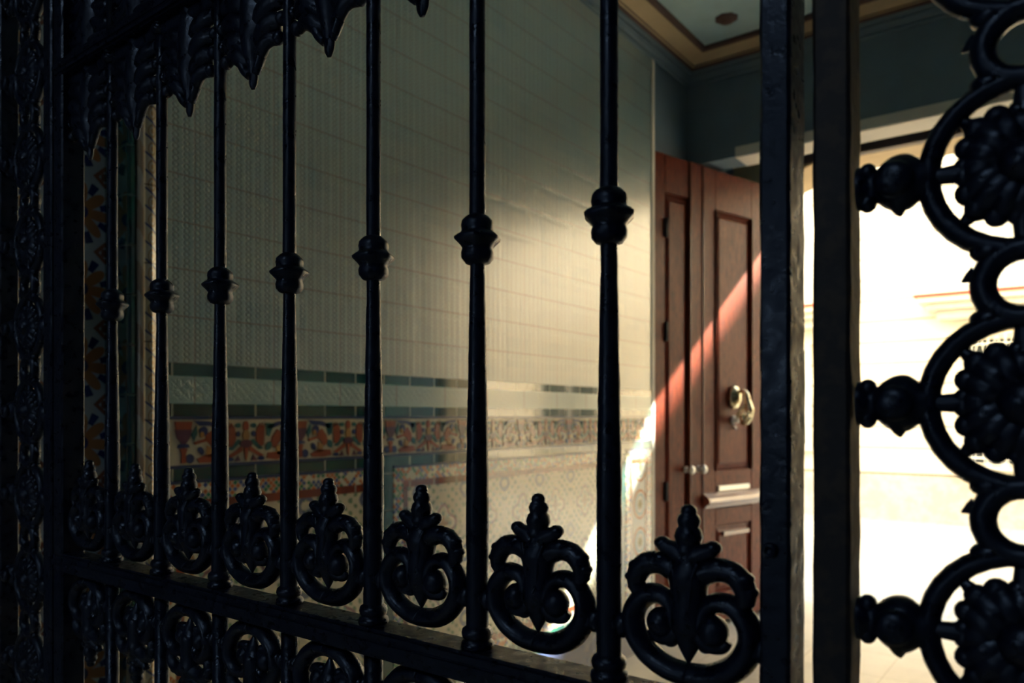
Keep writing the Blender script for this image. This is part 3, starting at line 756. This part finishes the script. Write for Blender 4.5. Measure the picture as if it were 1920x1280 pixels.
def ring_column(parent, x, lo=-8, hi=11):
    for k in range(lo, hi + 1):
        z = .0076 + .1300 * k
        put('ring', RING, parent, x, z); put('small_ring', SRING, parent, x, z - .065)
        put('knuckle', KNUCK, parent, x, z); q = put('knuckle', KNUCK, parent, x, z); q.rotation_euler = (0, 0, PI)
def panel_rails(parent, x0, x1):
    for nm, z0, z1 in (('bottom_rail', -1.16, -1.11), ('top_rail', 1.48, 1.53)):
        bm = bmesh.new(); box(bm, x0, x1, GY - .016, GY + .016, EYE + z0, EYE + z1); finish(bm, nm, IRON, parent, bevel=.003)
side = empty('iron_side_panel', 'black cast iron panel with a column of pierced rings right of the gate leaf', 'gate panel')
post('upright', side, -.1368, -.1150, -.014, .014, mat=RUST); post('upright', side, .056, .078, -.014, .014)
ring_column(side, -.0290); panel_rails(side, -.120, .060)
lside = empty('iron_side_panel', 'dark cast iron ring panel at the far left between gate leaf and wall', 'gate panel')
post('upright', lside, -1.232, -1.206, -.014, .014); post('upright', lside, -1.418, -1.392, -.014, .014)
ring_column(lside, -1.312, -8, 11); panel_rails(lside, -1.41, -1.21)
lb = [-1.405 - SP * i for i in range(1, 5)]; bays(lside, lb, [x + SP / 2 for x in lb] + [lb[-1] - SP / 2]); rails(lside, -2.04, -1.41); post('upright', lside, -2.062, -2.036, -.016, .016)
rpan = empty('iron_gate', 'right hand fixed leaf of the black iron gate beyond the ring panel', 'gate')
rb_ = [.078 + SP * i for i in range(1, 7)]; bays(rpan, rb_, [x - SP / 2 for x in rb_]); rails(rpan, .082, .93); post('stile', rpan, .082, .10, -.016, .016); post('stile', rpan, .925, .944, -.016, .016)

# ------------------------------------------------------------------ street
bx('pavement', -14, 14, 5.38, 16, -.3, -.01, PAVE, kind='structure')
fac = empty('street_house', 'overexposed cream house front across the street with balconies and grilles', 'building', loc=(0, 0, 0))
FY = 10.2; TOP = 7.45
bm = bmesh.new(); box(bm, -14, 14, FY, FY + 4, -.05, TOP)
finish(bm, 'wall', FACADE, fac)
bx('cornice', -14, 14, FY - .12, FY + .02, TOP - .22, TOP, PL_WHITE, fac, .01)
def window(x0, x1, z0, z1, pane=GLASS):
    f = boxes('window', [(x0 - .07, x0, FY - .05, FY + .02, z0 - .07, z1 + .07), (x1, x1 + .07, FY - .05, FY + .02, z0 - .07, z1 + .07), (x0, x1, FY - .05, FY + .02, z1, z1 + .07), (x0 - .12, x1 + .12, FY - .10, FY + .02, z0 - .09, z0), ((x0 + x1) / 2 - .03, (x0 + x1) / 2 + .03, FY - .03, FY + .02, z0, z1)], PL_WHITE, fac)
    bx('pane', x0, x1, FY - .012, FY + .02, z0, z1, pane, f); return f
def grille(x0, x1, z0, z1, y):
    bm = bmesh.new(); n = int((x1 - x0) / .15)
    for i in range(n + 1):
        x = x0 + (x1 - x0) * i / n
        tube(bm, [(x, y, z0, .009), (x, y, z1, .009)], 6, per=0)
        if i < n:
            c = x + (x1 - x0) / n / 2
            for zz in (z0 + .02, z1 - .34): tube(bm, [(c - .06, y, zz, .006), (c - .035, y, zz + .17, .006), (c, y, zz + .31, .006), (c + .035, y, zz + .17, .006), (c + .06, y, zz, .006)], 6)
    for z in (z0, z0 + .12, z1 - .12, z1): tube(bm, [(x0, y, z, .011), (x1, y, z, .011)], 6, per=0)
    for x in (x0, x1):
        for z in (z0 + .06, z1 - .06): tube(bm, [(x, y, z, .01), (x, FY, z, .01)], 6, per=0)
    o = finish(bm, 'window_grille', WHITE_I, fac); o['label'] = 'white painted iron grille'; return o
def balcony(x0, x1, z, proj=.5):
    b = boxes('balcony', [(x0 + .03, x1 - .03, FY - proj + .03, FY, z - .09, z - .02), (x0 + .10, x1 - .10, FY - proj + .12, FY, z - .16, z - .09), (x0 + .2, x1 - .2, FY - proj + .25, FY, z - .26, z - .16)], PL_WHITE, fac, .01)
    bx('slab_edge', x0, x1, FY - proj, FY, z - .022, z + .004, REDP, b); boxes('slab', [(x0, x1, FY - proj - .01, FY, z + .004, z + .05)], PL_WHITE, b)
    bm = bmesh.new(); y = FY - proj + .04; n = int((x1 - x0) / .14); z0, z1 = z + .09, z + .98
    for i in range(n + 1):
        x = x0 + .03 + (x1 - x0 - .06) * i / n; tube(bm, [(x, y, z0, .009), (x, y, z1, .009)], 6, per=0)
        if i < n:
            c = x + .07; tube(bm, [(c - .05, y, z0, .007), (c, y, z0 + .3, .007), (c + .05, y, z0, .007)], 6)
            tube(bm, [(c - .05, y, z0 + .5, .007), (c, y, z0 + .2, .007), (c + .05, y, z0 + .5, .007)], 6)
    for zz in (z0, z0 + .12, z1 - .1, z1): tube(bm, [(x0 + .03, y, zz, .013), (x1 - .03, y, zz, .013)], 6, per=0)
    for x in (x0 + .03, x1 - .03):
        for zz in (z0, z1): tube(bm, [(x, y, zz, .012), (x, FY, zz, .012)], 6, per=0)
        for q in (1, 2): tube(bm, [(x, y + q * .14, z0, .009), (x, y + q * .14, z1, .009)], 6, per=0)
    o = finish(bm, 'railing', WHITE_I, b)
window(-1.15, -.05, .72, 2.12); grille(-1.25, .05, .66, 2.18, FY - .14)
window(-1.1, -.2, 2.75, 4.55, CURT); balcony(-1.62, .55, 2.62)
window(-3.7, -2.95, 2.75, 4.55, CURT); balcony(-4.25, -2.42, 2.62)
window(-3.75, -2.95, .9, 2.1); window(-6.6, -5.7, .8, 2.1); window(2.2, 3.2, .8, 2.1); window(2.2, 3.1, 2.75, 4.55, CURT); balcony(1.7, 3.6, 2.62)
# small domed post on the pavement
bo = empty('bollard', 'small dark domed post standing on the pavement across the street', 'bollard', loc=(-.10, 9.25, -.01))
bm = bmesh.new(); lathe(bm, [(.03, 0), (.028, .02), (.014, .03), (.012, .22)], (0, 0, 0), 12); finish(bm, 'stem', DOME, bo, smooth=True)
bm = bmesh.new(); lathe(bm, [(.125, .20), (.13, .215), (.115, .255), (.08, .29), (.03, .31), (.003, .315)], (0, 0, 0), 20); finish(bm, 'dome', DOME, bo, smooth=True)
